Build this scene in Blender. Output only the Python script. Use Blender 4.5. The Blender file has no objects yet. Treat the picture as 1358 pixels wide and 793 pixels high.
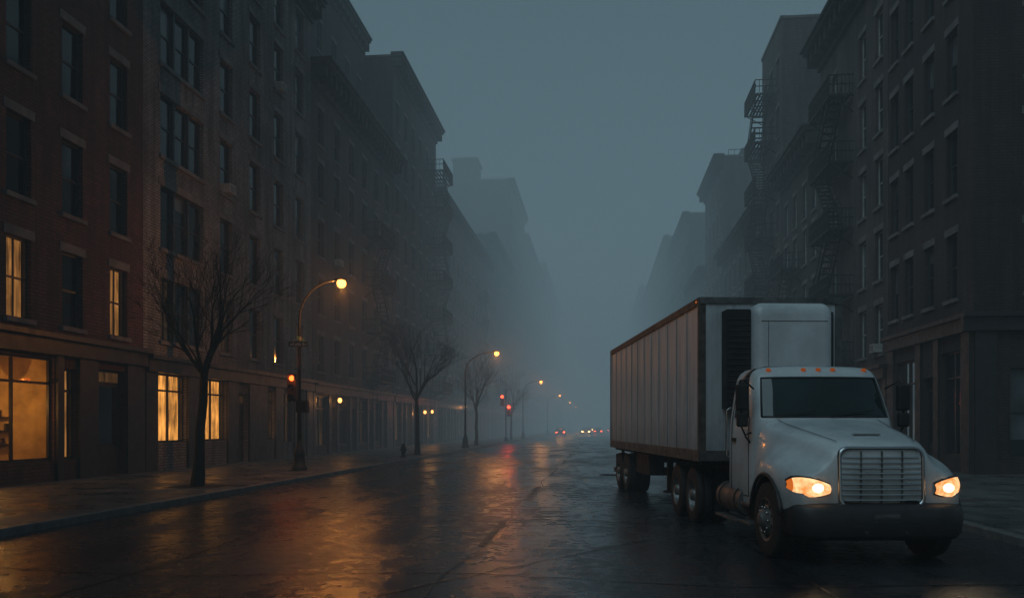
import bpy, bmesh, math, random
from mathutils import Vector, Matrix
random.seed(7)
rad=math.radians
scene=bpy.context.scene
scene.view_settings.view_transform='Standard'
try: scene.view_settings.look='None'
except: pass
scene.view_settings.exposure=0
COL=scene.collection

# ---------------------------------------------------------------- materials
class N:
    def __init__(s,name):
        s.m=bpy.data.materials.new(name); s.m.use_nodes=True
        s.t=s.m.node_tree; s.t.nodes.clear()
        s.out=s.t.nodes.new('ShaderNodeOutputMaterial')
    def n(s,typ,**kw):
        nd=s.t.nodes.new(typ)
        for k,v in kw.items():
            if k in nd.inputs.keys(): nd.inputs[k].default_value=v
            else: setattr(nd,k,v)
        return nd
    def l(s,a,b): s.t.links.new(a,b)
    def noise(s,vec,scale,detail=4,rough=.5):
        nd=s.n('ShaderNodeTexNoise'); nd.inputs['Scale'].default_value=scale
        nd.inputs['Detail'].default_value=min(detail,5); nd.inputs['Roughness'].default_value=rough
        if vec: s.l(vec,nd.inputs['Vector'])
        return nd.outputs['Fac']
    def ramp(s,fac,stops):
        r=s.n('ShaderNodeValToRGB'); e=r.color_ramp.elements
        while len(e)<len(stops): e.new(.5)
        for el,(p,c) in zip(e,stops):
            el.position=p; el.color=(c,c,c,1) if isinstance(c,(int,float)) else (*c,1)
        s.l(fac,r.inputs['Fac']); return r.outputs['Color']
    def mul(s,a,b,fac=1.0,blend='MULTIPLY'):
        m=s.n('ShaderNodeMix',data_type='RGBA',blend_type=blend); m.inputs[0].default_value=fac
        for i,x in ((6,a),(7,b)):
            if isinstance(x,tuple): m.inputs[i].default_value=(*x,1)
            else: s.l(x,m.inputs[i])
        return m.outputs[2]
    def math(s,op,a,b=None):
        m=s.n('ShaderNodeMath',operation=op)
        for i,x in enumerate((a,b)):
            if x is None: continue
            if isinstance(x,(int,float)): m.inputs[i].default_value=x
            else: s.l(x,m.inputs[i])
        return m.outputs[0]
    def obj(s): return s.n('ShaderNodeTexCoord').outputs['Object']
    def bsdf(s,**kw):
        b=s.n('ShaderNodeBsdfPrincipled')
        for k,v in kw.items():
            k=k.replace('_',' ')
            if isinstance(v,(int,float)): b.inputs[k].default_value=v
            elif isinstance(v,tuple): b.inputs[k].default_value=(*v,1) if len(v)==3 else v
            else: s.l(v,b.inputs[k])
        s.l(b.outputs[0],s.out.inputs['Surface']); return b
    def bump(s,b,h,strength=.3,dist=.02):
        bp=s.n('ShaderNodeBump'); bp.inputs['Strength'].default_value=strength; bp.inputs['Distance'].default_value=dist
        s.l(h,bp.inputs['Height']); s.l(bp.outputs[0],b.inputs['Normal'])

def simple(name,col,rough=.6,metal=0,var=.35,scale=3,bump=0,bscale=40,coat=0):
    k=N(name); o=k.obj()
    f=k.noise(o,scale,4,.6)
    c=k.ramp(f,[(.3,tuple(x*(1-var) for x in col)),(.7,tuple(min(1,x*(1+var)) for x in col))])
    r=k.ramp(f,[(.3,min(1,rough+.1)),(.7,max(0,rough-.1))])
    b=k.bsdf(Base_Color=c,Roughness=r,Metallic=metal,Coat_Weight=coat)
    if bump: k.bump(b,k.noise(o,bscale,3),bump,.01)
    return k.m

def brick(name,c1,c2,mortar,rough=.85):
    k=N(name); o=k.obj()
    sp=k.n('ShaderNodeSeparateXYZ'); k.l(o,sp.inputs[0])
    cb=k.n('ShaderNodeCombineXYZ'); k.l(k.math('ADD',sp.outputs[0],sp.outputs[1]),cb.inputs[0]); k.l(sp.outputs[2],cb.inputs[1])
    br=k.n('ShaderNodeTexBrick'); k.l(cb.outputs[0],br.inputs['Vector'])
    br.inputs['Scale'].default_value=1; br.inputs['Brick Width'].default_value=.30; br.inputs['Row Height'].default_value=.105
    br.inputs['Mortar Size'].default_value=.017; br.inputs['Mortar Smooth'].default_value=.2
    br.inputs['Color1'].default_value=(*c1,1); br.inputs['Color2'].default_value=(*c2,1); br.inputs['Mortar'].default_value=(*mortar,1)
    big=k.ramp(k.noise(o,.35,5,.65),[(.3,.5),(.7,1.3)])
    mp=k.n('ShaderNodeMapping'); mp.inputs['Scale'].default_value=(2.2,2.2,.18); k.l(o,mp.inputs[0])
    stk=k.ramp(k.noise(mp.outputs[0],1.3,4,.6),[(.35,.55),(.62,1.15)])
    c=k.mul(k.mul(br.outputs['Color'],big),stk)
    b=k.bsdf(Base_Color=c,Roughness=rough)
    h=k.math('ADD',k.math('MULTIPLY',br.outputs['Fac'],-1.0),k.noise(o,25,2))
    k.bump(b,h,.8,.018)
    return k.m

M={}
M['brick_red']=brick('red_brick',(.13,.045,.034),(.078,.028,.023),(.035,.025,.022))
M['brick_grey']=brick('painted_grey_brick',(.25,.235,.235),(.175,.165,.165),(.07,.064,.063))
M['brick_brown']=brick('brown_brick',(.115,.088,.080),(.08,.062,.056),(.035,.031,.03))
M['brick_dark']=brick('dark_brick',(.07,.058,.056),(.048,.041,.041),(.026,.024,.024))
M['brick_maroon']=brick('maroon_brick',(.062,.035,.032),(.042,.025,.024),(.022,.019,.018))
M['stone']=simple('brownstone_trim',(.13,.122,.12),.8,var=.35,scale=1.5,bump=.4)
M['trimdark']=simple('dark_painted_metal_trim',(.02,.02,.021),.6,var=.4,scale=2,bump=.2)
M['iron']=simple('black_iron',(.008,.008,.009),.7)
M['frame']=simple('window_frame_paint',(.035,.037,.04),.5,var=.3)
M['framelight']=simple('pale_window_frame_paint',(.32,.34,.34),.5,var=.3)
M['shopframe']=simple('shopfront_paint',(.02,.019,.018),.45,var=.4)
M['roof']=simple('tar_roof',(.05,.05,.05),.9)
M['lamp_metal']=simple('lamp_post_metal',(.03,.032,.034),.5,metal=.3)
M['ac']=simple('air_conditioner_casing',(.34,.35,.34),.5,bump=.2)
def glass(name,col,r=.08):
    k=N(name); o=k.obj()
    c=k.ramp(k.noise(o,.9,3),[(.35,tuple(x*.5 for x in col)),(.65,tuple(x*1.5 for x in col))])
    b=k.bsdf(Base_Color=c,Roughness=r,Specular_IOR_Level=.6)
    k.bump(b,k.noise(o,1.6,2),.08,.02)
    return k.m
M['glass']=glass('dark_window_glass',(.008,.012,.016))
M['blind']=glass('window_with_blind',(.07,.082,.09),.2)
def lit(name,col,strength,fold=9):
    k=N(name); o=k.obj()
    sp=k.n('ShaderNodeSeparateXYZ'); k.l(o,sp.inputs[0])
    cb=k.n('ShaderNodeCombineXYZ'); k.l(k.math('ADD',sp.outputs[0],sp.outputs[1]),cb.inputs[0])
    k.l(k.math('MULTIPLY',sp.outputs[2],.08),cb.inputs[1])
    folds=k.ramp(k.noise(cb.outputs[0],fold,3,.6),[(.36,.22),(.64,1.0)])
    blot=k.ramp(k.noise(o,1.1,3),[(.3,.35),(.65,1.1)])
    c=k.mul(k.mul(folds,blot),col)
    e=k.n('ShaderNodeEmission'); k.l(c,e.inputs[0]); e.inputs[1].default_value=strength
    k.l(e.outputs[0],k.out.inputs['Surface']); return k.m
M['lit']=lit('lit_curtained_window',(1.0,.40,.08),1.9)
M['litdim']=lit('dim_lit_window',(1.0,.42,.11),.55)
M['litfaint']=lit('faint_lit_window',(.9,.42,.15),.08)
def emis(name,col,s):
    k=N(name); e=k.n('ShaderNodeEmission'); e.inputs[0].default_value=(*col,1); e.inputs[1].default_value=s
    k.l(e.outputs[0],k.out.inputs['Surface']); return k.m
M['lampglow']=emis('sodium_lamp_glow',(1,.33,.05),9)
M['bulb']=emis('warm_bulb_glow',(1,.40,.09),5)
M['red']=emis('red_signal_glow',(1,.05,.02),9)
M['amber']=emis('orange_signal_glow',(1,.10,.015),6)
M['marker']=emis('amber_marker_glow',(1,.22,.04),.2)
k=N('clear_shop_glass'); tr=k.n('ShaderNodeBsdfTransparent'); gl=k.n('ShaderNodeBsdfGlossy'); gl.inputs['Roughness'].default_value=.03
fr=k.n('ShaderNodeFresnel'); mx=k.n('ShaderNodeMixShader'); tr.inputs[0].default_value=(.85,.85,.8,1)
k.l(fr.outputs[0],mx.inputs[0]); k.l(tr.outputs[0],mx.inputs[1]); k.l(gl.outputs[0],mx.inputs[2]); k.l(mx.outputs[0],k.out.inputs['Surface'])
M['clear']=k.m
M['interior']=simple('interior_plaster',(.42,.30,.13),.8,var=.4,scale=1.3)

# asphalt (wet)
k=N('wet_asphalt'); o=k.obj()
mp=k.n('ShaderNodeMapping'); mp.inputs['Scale'].default_value=(1,.3,1); k.l(o,mp.inputs[0])
big=k.noise(mp.outputs[0],.55,5,.65)
mid=k.noise(o,3.2,5,.75)
fine=k.noise(o,48,3,.6)
col=k.mul(k.ramp(big,[(.3,(.012,.016,.021)),(.7,(.034,.040,.045))]),k.ramp(fine,[(.3,.45),(.7,1.45)]))
wet=k.math('ADD',k.math('MULTIPLY',big,.55),k.math('MULTIPLY',mid,.45))
rg=k.ramp(wet,[(.38,.12),(.47,.22),(.53,.32),(.64,.52)])
b=k.bsdf(Base_Color=col,Roughness=rg,Specular_IOR_Level=.5)
h=k.math('ADD',k.math('MULTIPLY',fine,k.ramp(wet,[(.40,.25),(.58,1.0)])),k.math('MULTIPLY',mid,.9))
k.bump(b,h,.42,.015)
M['asphalt']=k.m
# sidewalk
k=N('wet_concrete_pavement'); o=k.obj()
br=k.n('ShaderNodeTexBrick'); k.l(o,br.inputs['Vector']); br.offset=0
br.inputs['Scale'].default_value=1; br.inputs['Brick Width'].default_value=1.6; br.inputs['Row Height'].default_value=1.6
br.inputs['Mortar Size'].default_value=.02
br.inputs['Color1'].default_value=(.12,.122,.122,1); br.inputs['Color2'].default_value=(.07,.072,.073,1); br.inputs['Mortar'].default_value=(.02,.02,.02,1)
pn=k.noise(o,.8,5,.7)
c=k.mul(k.mul(br.outputs['Color'],k.ramp(pn,[(.3,.45),(.7,1.35)])),k.ramp(k.noise(o,40,3),[(.3,.7),(.7,1.25)]))
b=k.bsdf(Base_Color=c,Roughness=k.ramp(pn,[(.38,.2),(.6,.6)]))
k.bump(b,k.math('ADD',k.math('MULTIPLY',br.outputs['Fac'],-1.5),k.noise(o,30,3)),.4,.014)
M['pavement']=k.m
M['kerb']=simple('granite_kerb',(.14,.14,.138),.4,var=.3,scale=4,bump=.4)
M['ground']=simple('ground_soil',(.05,.05,.048),.9,scale=.3)
M['tar']=simple('tar_seam',(.010,.010,.011),.3,bump=.3)
M['roadpaint']=simple('worn_road_paint',(.08,.072,.055),.5,var=.6,scale=9,bump=.3)
M['bark']=simple('wet_bark',(.022,.019,.017),.7,var=.4,scale=8,bump=.6)
M['soil']=simple('tree_pit_soil',(.03,.024,.018),.9,bump=.6)

# ---------------------------------------------------------------- mesh builder
class MB:
    def __init__(s): s.v=[]; s.f=[]; s.mi=[]; s.mats=[]; s.sm=[]
    def mat(s,key):
        m=M[key]
        if m not in s.mats: s.mats.append(m)
        return s.mats.index(m)
    def face(s,pts,key,smooth=False):
        i=len(s.v); s.v+= [tuple(p) for p in pts]; s.f.append(tuple(range(i,i+len(pts)))); s.mi.append(s.mat(key)); s.sm.append(smooth)
    def hexa(s,p,key):
        i=len(s.v); s.v+=[tuple(q) for q in p]; m=s.mat(key)
        for f in ((0,3,2,1),(4,5,6,7),(0,1,5,4),(1,2,6,5),(2,3,7,6),(3,0,4,7)):
            s.f.append(tuple(i+j for j in f)); s.mi.append(m); s.sm.append(False)
    def box(s,x0,x1,y0,y1,z0,z1,key):
        s.hexa([(x0,y0,z0),(x1,y0,z0),(x1,y1,z0),(x0,y1,z0),(x0,y0,z1),(x1,y0,z1),(x1,y1,z1),(x0,y1,z1)],key)
    def grid(s,rows,key,closed=False,smooth=True,keyf=None,caps=False):
        i=len(s.v); n=len(rows[0])
        for r in rows: s.v+=[tuple(p) for p in r]
        for a in range(len(rows)-1):
            for b in range(n if closed else n-1):
                c=(b+1)%n
                s.f.append((i+a*n+b,i+a*n+c,i+(a+1)*n+c,i+(a+1)*n+b)); s.sm.append(smooth)
                s.mi.append(s.mat(keyf(a,b) if keyf else key))
        if caps:
            s.f.append(tuple(i+b for b in range(n))[::-1]); s.mi.append(s.mat(key)); s.sm.append(False)
            j=i+(len(rows)-1)*n
            s.f.append(tuple(j+b for b in range(n))); s.mi.append(s.mat(key)); s.sm.append(False)
    def tube(s,pts,r,key,seg=8,caps=True):
        rows=[]; pts=[Vector(p) for p in pts]
        rr=r if isinstance(r,(list,tuple)) else [r]*len(pts)
        prev=None
        for i,p in enumerate(pts):
            d=(pts[min(i+1,len(pts)-1)]-pts[max(i-1,0)])
            d=d.normalized() if d.length>1e-9 else Vector((0,0,1))
            if prev is None:
                a=Vector((1,0,0)) if abs(d.x)<.8 else Vector((0,1,0))
            else: a=prev
            u=(a-d*a.dot(d)).normalized(); prev=u; w=d.cross(u)
            rows.append([p+(u*math.cos(t)+w*math.sin(t))*rr[i] for t in [2*math.pi*j/seg for j in range(seg)]])
        s.grid(rows,key,closed=True,caps=caps)
    def lathe(s,c,axis,prof,key,seg=28,keyf=None):
        c=Vector(c); ax=Vector(axis).normalized()
        a=Vector((0,0,1)) if abs(ax.z)<.8 else Vector((1,0,0))
        u=(a-ax*a.dot(ax)).normalized(); w=ax.cross(u)
        rows=[[c+ax*h+(u*math.cos(t)+w*math.sin(t))*max(r,1e-4) for t in [2*math.pi*j/seg for j in range(seg)]] for (r,h) in prof]
        s.grid(rows,key,closed=True,keyf=(lambda a,b:keyf(a)) if keyf else None)
    def ell(s,c,r,key,seg=14):
        rows=[]
        for i in range(seg//2+1):
            ph=-math.pi/2+math.pi*i/(seg//2)
            rows.append([(c[0]+r[0]*math.cos(ph)*math.cos(t),c[1]+r[1]*math.cos(ph)*math.sin(t),c[2]+r[2]*math.sin(ph)) for t in [2*math.pi*j/seg for j in range(seg)]])
        s.grid(rows,key,closed=True)
    def obj(s,name,parent=None,bevel=0,subsurf=0,fixn=True):
        me=bpy.data.meshes.new(name); me.from_pydata(s.v,[],s.f)
        for m in s.mats: me.materials.append(m)
        me.polygons.foreach_set('material_index',s.mi); me.polygons.foreach_set('use_smooth',s.sm)
        me.update()
        if fixn:
            bm=bmesh.new(); bm.from_mesh(me); bmesh.ops.recalc_face_normals(bm,faces=bm.faces); bm.to_mesh(me); bm.free()
        ob=bpy.data.objects.new(name,me); COL.objects.link(ob)
        if parent is not None:
            ob.parent=parent
            if parent.get('world'): ob.location=-parent.location
        if bevel:
            b=ob.modifiers.new('bevel','BEVEL'); b.width=bevel; b.segments=2; b.limit_method='ANGLE'; b.angle_limit=rad(40)
        if subsurf:
            b=ob.modifiers.new('sub','SUBSURF'); b.levels=subsurf; b.render_levels=subsurf
        return ob
def empty(name,loc=(0,0,0),rz=0,world=True):
    e=bpy.data.objects.new(name,None); e.location=loc; e.rotation_euler=(0,0,rz); COL.objects.link(e)
    e.empty_display_size=.3
    if world: e['world']=1
    return e
def light(name,typ,loc,energy,col,parent=None,rot=None,**kw):
    d=bpy.data.lights.new(name,typ); d.energy=energy; d.color=col
    if typ!='SUN': d.shadow_soft_size=0
    for a,b in kw.items(): setattr(d,a,b)
    o=bpy.data.objects.new(name,d); COL.objects.link(o); o.location=loc
    if rot: o.rotation_euler=rot
    if parent is not None:
        o.parent=parent
        if parent.get('world'): o.location=Vector(loc)-parent.location
    return o

# ---------------------------------------------------------------- ground, road, pavements
mb=MB(); mb.face([(-1500,-1500,-.02),(1500,-1500,-.02),(1500,1500,-.02),(-1500,1500,-.02)],'ground'); mb.obj('ground',fixn=False)
KL,KR=-9.4,6.1; FL,FR=-16.0,12.5
mb=MB()
mb.face([(KL,-60,0),(KR,-60,0),(KR,900,0),(KL,900,0)],'asphalt'); mb.obj('road',fixn=False)
def pave(x0,x1,kx,name):
    p=empty(name,((x0+x1)/2,200,0))
    mb=MB(); mb.box(x0,x1,-60,900,-.3,.13,'pavement'); mb.obj('paving',p)
    mb=MB(); s=1 if kx==x1 else -1
    y=-60; 
    while y<240:
        L=random.uniform(1.8,2.4); a,b=sorted((kx+s*.003,kx+s*.18))
        mb.box(a,b,y+.006,y+L-.006,-.1,.132+random.uniform(0,.006),'kerb'); y+=L
    a,b=sorted((kx+s*.003,kx+s*.18)); mb.box(a,b,y,900,-.1,.135,'kerb')
    mb.obj('kerb_stones',p,bevel=.02)
pave(-40,KL-.18,KL-.18,'pavement'); pave(KR+.18,60,KR+.18,'pavement')
mb=MB()
def strip(pts,w,key,z=.004):
    rows=[]
    for i,p in enumerate(pts):
        a=Vector(pts[max(i-1,0)]); b=Vector(pts[min(i+1,len(pts)-1)]); d=(b-a).normalized(); n=Vector((-d.y,d.x))
        ww=w*random.uniform(.6,1.3)
        rows.append([(p[0]-n.x*ww,p[1]-n.y*ww,z),(p[0]+n.x*ww,p[1]+n.y*ww,z)])
    mb.grid(rows,key,smooth=False)
for x in (-5.6,-1.7,2.3):
    strip([(x+.12*math.sin(y*.7+x)+random.uniform(-.03,.03),y) for y in [i*.8 for i in range(5,160)]],.022,'tar')
for y in (9.5,15.2,21,29,38,47):
    strip([(xx,y+.25*math.sin(xx*.9+y)+random.uniform(-.04,.04)) for xx in [KL+.1+i*.5 for i in range(31)]],.02,'tar')
strip([(-3.5+i*.28,6.6+i*.42+random.uniform(-.06,.06)) for i in range(16)],.018,'tar',.008)
mb.obj('road_tar_seams',fixn=False)
mb=MB()
for y in range(12,110,9):
    for j in range(7):
        y0=y+j*.42; mb.face([(-1.72-.05+random.uniform(-.02,.02),y0+.03,.012),(-1.72+.05,y0,.012),(-1.72+.05+random.uniform(-.02,.02),y0+.36,.012),(-1.72-.05,y0+.3+random.uniform(0,.08),.012)],'roadpaint')
mb.obj('road_markings',fixn=False)
def manhole(x,y):
    p=empty('manhole_cover',(x,y,0)); mb=MB()
    mb.lathe((x,y,0),(0,0,1),[(.38,0),(.38,.012),(.34,.014),(.33,.008),(0,.008)],'iron')
    for i in range(-3,4): mb.box(x-.28+abs(i)*.03,x+.28-abs(i)*.03,y+i*.08-.012,y+i*.08+.012,.006,.014,'iron')
    mb.obj('iron_lid',p)
manhole(.4,30)

# ---------------------------------------------------------------- building kit
class Frame:
    def __init__(s,O,U,Nn): s.O=Vector(O); s.U=Vector(U); s.N=Vector(Nn)
    def p(s,u,n,z): return s.O+s.U*u+s.N*n+Vector((0,0,z))
    def box(s,mb,u0,u1,n0,n1,z0,z1,key):
        P=s.p; mb.hexa([P(u0,n0,z0),P(u1,n0,z0),P(u1,n1,z0),P(u0,n1,z0),P(u0,n0,z1),P(u1,n0,z1),P(u1,n1,z1),P(u0,n1,z1)],key)
    def quad(s,mb,u0,u1,z0,z1,n,key,j=0):
        r=lambda: random.uniform(-j,j)
        mb.face([s.p(u0,n+r(),z0),s.p(u1,n+r(),z0),s.p(u1,n+r(),z1),s.p(u0,n+r(),z1)],key)
def wall(mb,F,W,H,ops,key,d=.2,z0=0):
    us=sorted(set([0,W]+[o[0] for o in ops]+[o[1] for o in ops])); zs=sorted(set([z0,H]+[o[2] for o in ops]+[o[3] for o in ops]))
    for a,b in zip(us,us[1:]):
        for c,e in zip(zs,zs[1:]):
            um=(a+b)/2; zm=(c+e)/2
            if any(o[0]<um<o[1] and o[2]<zm<o[3] for o in ops): continue
            F.quad(mb,a,b,c,e,0,key)
    for (a,b,c,e,*_) in ops:
        P=F.p
        for q in ([P(a,0,c),P(a,-d,c),P(a,-d,e),P(a,0,e)],[P(b,0,c),P(b,-d,c),P(b,-d,e),P(b,0,e)],[P(a,0,c),P(b,0,c),P(b,-d,c),P(a,-d,c)],[P(a,0,e),P(b,0,e),P(b,-d,e),P(a,-d,e)]):
            mb.face(q,key)
def window(mw,mt,F,o,kind,fk='frame',sill='stone',lint=True,d=.2):
    a,b,c,e=o[:4]; t=.055
    for q in ((a,a+t,c,e),(b-t,b,c,e),(a+t,b-t,c,c+t),(a+t,b-t,e-t,e)):
        F.box(mw,q[0]+.002,q[1]-.002,-d-.03,-d+.05,q[2]+.002,q[3]-.002,fk)
    zm=c+(e-c)*.5
    F.box(mw,a+t,b-t,-d-.01,-d+.035,zm-.03,zm+.03,fk)
    if kind=='dark':
        F.quad(mw,a,b,c,zm,-d,'glass',.006); F.quad(mw,a,b,zm,e,-d+.012,'glass',.006)
    elif kind=='blind':
        zb=zm+random.choice([0,0,(e-zm)*.5,(c-zm)*.6])
        F.quad(mw,a,b,c,zb,-d,'glass',.005); F.quad(mw,a,b,zb,e,-d+.004,'blind',.003)
    else:
        F.quad(mw,a,b,c,e,-d-.12,kind); 
        F.box(mw,(a+b)/2-.02,(a+b)/2+.02,-d-.012,-d+.03,c,e,fk)
        F.quad(mw,a,b,c,e,-d,'clear')
    if sill: F.box(mt,a-.1,b+.1,-.05,.10,c-.14,c-.003,sill)
    if lint and sill: F.box(mt,a-.12,b+.12,-.04,.03,e+.003,e+.26,sill)
def cornice(mt,F,W,z,key,proj=.9,h=1.3,over=.25,brk=.9):
    st=[(0,.12,.18),(.16,.45,.16),(.42,.72,.55),(.74,.9,.85),(.9,1.0,1.0)]
    for a,b,pr in st:
        F.box(mt,-over*pr,W+over*pr,-.1-.002*pr,proj*pr,z+h*a,z+h*b+.001,key)
    n=int(W/brk)
    for i in range(n+1):
        u=i*W/n
        F.box(mt,u-.08,u+.08,.01,proj*.68,z+h*.2,z+h*.73,key)
def fire_escape(par,F,u0,u1,zs,dpt=1.2):
    mb=MB()
    for i,z in enumerate(zs):
        for k in range(6): 
            n=.08+k*(dpt-.1)/6; F.box(mb,u0,u1,n,n+.13,z-.05,z,'iron')
        for u in (u0,u1-.05): F.box(mb,u,u+.05,0,dpt,z-.14,z-.051,'iron')
        F.box(mb,u0,u1,dpt-.05,dpt,z-.16,z-.051,'iron')
        for hgt in (.5,.95):
            F.box(mb,u0,u1,dpt-.05,dpt,z+hgt-.06,z+hgt,'iron')
            for u in (u0,u1-.03): F.box(mb,u,u+.03,0,dpt-.051,z+hgt-.06,z+hgt,'iron')
        nb=int((u1-u0)/.16)
        for k in range(nb+1):
            u=u0+k*(u1-u0-.02)/nb; F.box(mb,u,u+.032,dpt-.045,dpt-.01,z,z+.9,'iron')
        for k in range(1,6):
            for u in (u0,u1-.02): F.box(mb,u,u+.02,k*dpt/6.4,k*dpt/6.4+.035,z,z+.9,'iron')
        for u in (u0+.1,u1-.1):
            mb.tube([F.p(u,0,z-.9),F.p(u,dpt-.1,z-.08)],.035,'iron',5)
        if i+1<len(zs):
            zz=zs[i+1]; a,b=(u0+.35,u1-.5) if i%2==0 else (u1-.35,u0+.5)
            for n in (.4,dpt-.15):
                mb.tube([F.p(a,n,z),F.p(b,n,zz)],.06,'iron',5)
                mb.tube([F.p(a,n,z+.8),F.p(b,n,zz+.8)],.032,'iron',5)
            for k in range(1,12):
                t=k/12; u=a+(b-a)*t; F.box(mb,u-.12,u+.12,.41,dpt-.16,z+(zz-z)*t-.02,z+(zz-z)*t+.02,'iron')
    for n in (.5,.85): mb.tube([F.p(u0+.25,n,zs[0]),F.p(u0+.25,n,zs[0]-2.0)],.02,'iron',5)
    for k in range(7): mb.tube([F.p(u0+.25,.5,zs[0]-.3*k-.1),F.p(u0+.25,.85,zs[0]-.3*k-.1)],.015,'iron',4)
    mb.obj('fire_escape',par)
def ac_unit(par,F,u,z):
    mb=MB(); F.box(mb,u-.3,u+.3,-.15,.32,z+.003,z+.38,'ac')
    for k in range(6): F.box(mb,u-.26,u+.26,.322,.328,z+.05+k*.05,z+.075+k*.05,'frame')
    mb.obj('window_air_conditioner',par,bevel=.01)
def building(name,side,y0,y1,H,brickkey,cols,rows,wh=2.2,ww=1.0,x=None,sills=None,cor=True,corkey='trimdark',depth=16,
             front_ops=(),fk='frame',lits={},shop=True,sill='stone',blindp=.25,end_windows=False,projs=.9,seed=0,shopz=4.3,shopkinds=None,detail=True,baseh=None):
    rs=random.Random(seed); 
    fx=(FL if side=='L' else FR) if x is None else x
    W=y1-y0
    if side=='L': F=Frame((fx,y0,0),(0,1,0),(1,0,0)); s=-1
    else: F=Frame((fx,y0,0),(0,1,0),(-1,0,0)); s=1
    par=empty(name,(fx+s*depth/2,(y0+y1)/2,0))
    mw=MB(); mt=MB(); ml=MB()
    ops=[]
    for ci,cc in enumerate(cols):
        w=ww; grp=1
        if isinstance(cc,tuple): cc,w,grp=cc
        for ri,z in enumerate(rows):
            ops.append((cc-w/2,cc+w/2,z,z+wh,ci,ri,grp))
    for o in ops:
        ci,ri,grp=o[4:]
        for g in range(grp):
            a=o[0]+(o[1]-o[0])*g/grp+(.06 if g else 0); b=o[0]+(o[1]-o[0])*(g+1)/grp-(.06 if g<grp-1 else 0)
            kind=lits.get((ci,ri,g)) or lits.get((ci,ri)) or ('blind' if rs.random()<blindp else ('litfaint' if rs.random()<.03 else 'dark'))
            window(mw,mt,F,(a,b,o[2],o[3]),kind,fk,sill=None if grp>1 else sill)
            if g: F.box(mw,a-.118,a-.002,-.2,-.06,o[2],o[3],fk)
        if grp>1:
            F.box(mt,o[0]-.12,o[1]+.12,-.05,.1,o[2]-.15,o[2]-.003,sill); F.box(mt,o[0]-.15,o[1]+.15,-.04,.03,o[3]+.003,o[3]+.28,sill)
    gops=list(front_ops)
    if shop and not gops:
        u=.5; 
        while u<W-2.5:
            w=rs.uniform(1.6,2.6); kind=rs.choice(shopkinds or ['dark','litdim','dark','litfaint','dark'])
            gops.append((u,u+w,.6,3.5,kind)); u+=w+.5
            if u<W-1.4: gops.append((u,u+1.0,.15,2.9,'door')); u+=1.5
    for g in gops:
        kind=g[4]
        if kind=='door':
            a,b,c,e=g[:4]
            F.box(mw,a,b,-.26,-.2,c,e,'shopframe')
            F.box(mw,a+.1,b-.1,-.2,-.185,c+.15,c+.8,'trimdark')
            F.quad(mw,a+.14,b-.14,c+1.0,e-.55,-.192,'glass'); F.quad(mw,a+.1,b-.1,e-.4,e-.08,-.192,g[5] if len(g)>5 else 'glass')
            F.box(mw,b-.16,b-.12,-.19,-.12,c+.95,c+1.1,'lamp_metal')
        else:
            a,b,c,e=g[:4]
            n=g[5] if len(g)>5 else 2
            for zz in (c,e-.07,c+(e-c)*.74):
                F.box(mw,a,b,-.22,-.14,zz,zz+.07,'shopframe')
            for q in range(n+1):
                u=a+(b-a-.06)*q/n; F.box(mw,u,u+.06,-.222,-.138,c+.07,e-.07,'shopframe')
            if kind in('dark','blind'): F.quad(mw,a,b,c,e,-.2,'glass' ,.004)
            elif kind=='room': F.quad(mw,a,b,c,e,-.2,'clear')
            else:
                F.quad(mw,a,b,c,e,-.34,kind); F.quad(mw,a,b,c,e,-.2,'clear')
    wall(ml,F,W,H,[o[:4] for o in ops]+[g[:4] for g in gops],brickkey)
    P=F.p
    F2=Frame(P(0,0,0),(s,0,0),(0,-1,0))
    eops=[]
    if end_windows:
        for zc in rows:
            for c2 in (2.2,5.0,8.2,11): eops.append((c2-.5,c2+.5,zc,zc+wh))
        for c2 in (2.3,5.6,9): eops.append((c2-1.1,c2+1.1,.7,3.7))
        for o in eops[:-3]: window(mw,mt,F2,o,'blind' if rs.random()<.3 else 'dark',fk,sill)
        for o in eops[-3:]: window(mw,mt,F2,o,'blind' if o is eops[-3] else 'dark','shopframe',None)
    wall(ml,F2,depth,H,eops,brickkey)
    ml.face([P(W,0,0),P(W,-depth,0),P(W,-depth,H),P(W,0,H)],brickkey)
    ml.face([P(0,-depth,0),P(W,-depth,0),P(W,-depth,H),P(0,-depth,H)],brickkey)
    ml.face([P(0,0,H-.3),P(W,0,H-.3),P(W,-depth,H-.3),P(0,-depth,H-.3)],'roof')
    ml.obj('walls',par,fixn=False); mw.obj('windows_and_doors',par,fixn=False)
    if cor: cornice(mt,F,W,H-1.0,corkey,proj=projs)
    else:
        F.box(mt,-.02,W+.02,-.35,.08,H,H+.22,'stone')
    F2.box(mt,.0,depth,-.3,.06,H+.001,H+.18,'stone')
    if shopz:
        F.box(mt,.02,W-.02,-.02,.22,shopz-.55,shopz-.1,'shopframe'); F.box(mt,0,W,-.02,.38,shopz-.098,shopz+.05,'shopframe')
        us=sorted([(g[0],g[1]) for g in gops]); edges=[0]+[q for g in us for q in g]+[W]
        for a,b in zip(edges[::2],edges[1::2]):
            if b-a>.2: F.box(mt,a+.03,b-.03,-.01,.10,.13,shopz-.552,'shopframe')
        if end_windows:
            F2.box(mt,-.38,depth,.0,.22,shopz-.55,shopz-.1,'shopframe'); F2.box(mt,-.4,depth,.0,.38,shopz-.096,shopz+.052,'shopframe')
            for c2 in (.4,3.95,7.3): F2.box(mt,c2-.35,c2+.35,-.01,.1,.13,shopz-.552,'shopframe')
    mt.obj('sills_cornices_and_trim',par,fixn=False)
    return par,F
def fill_cols(W,n,m=1.3): return [m+(W-2*m)*i/(n-1) for i in range(n)]

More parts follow.
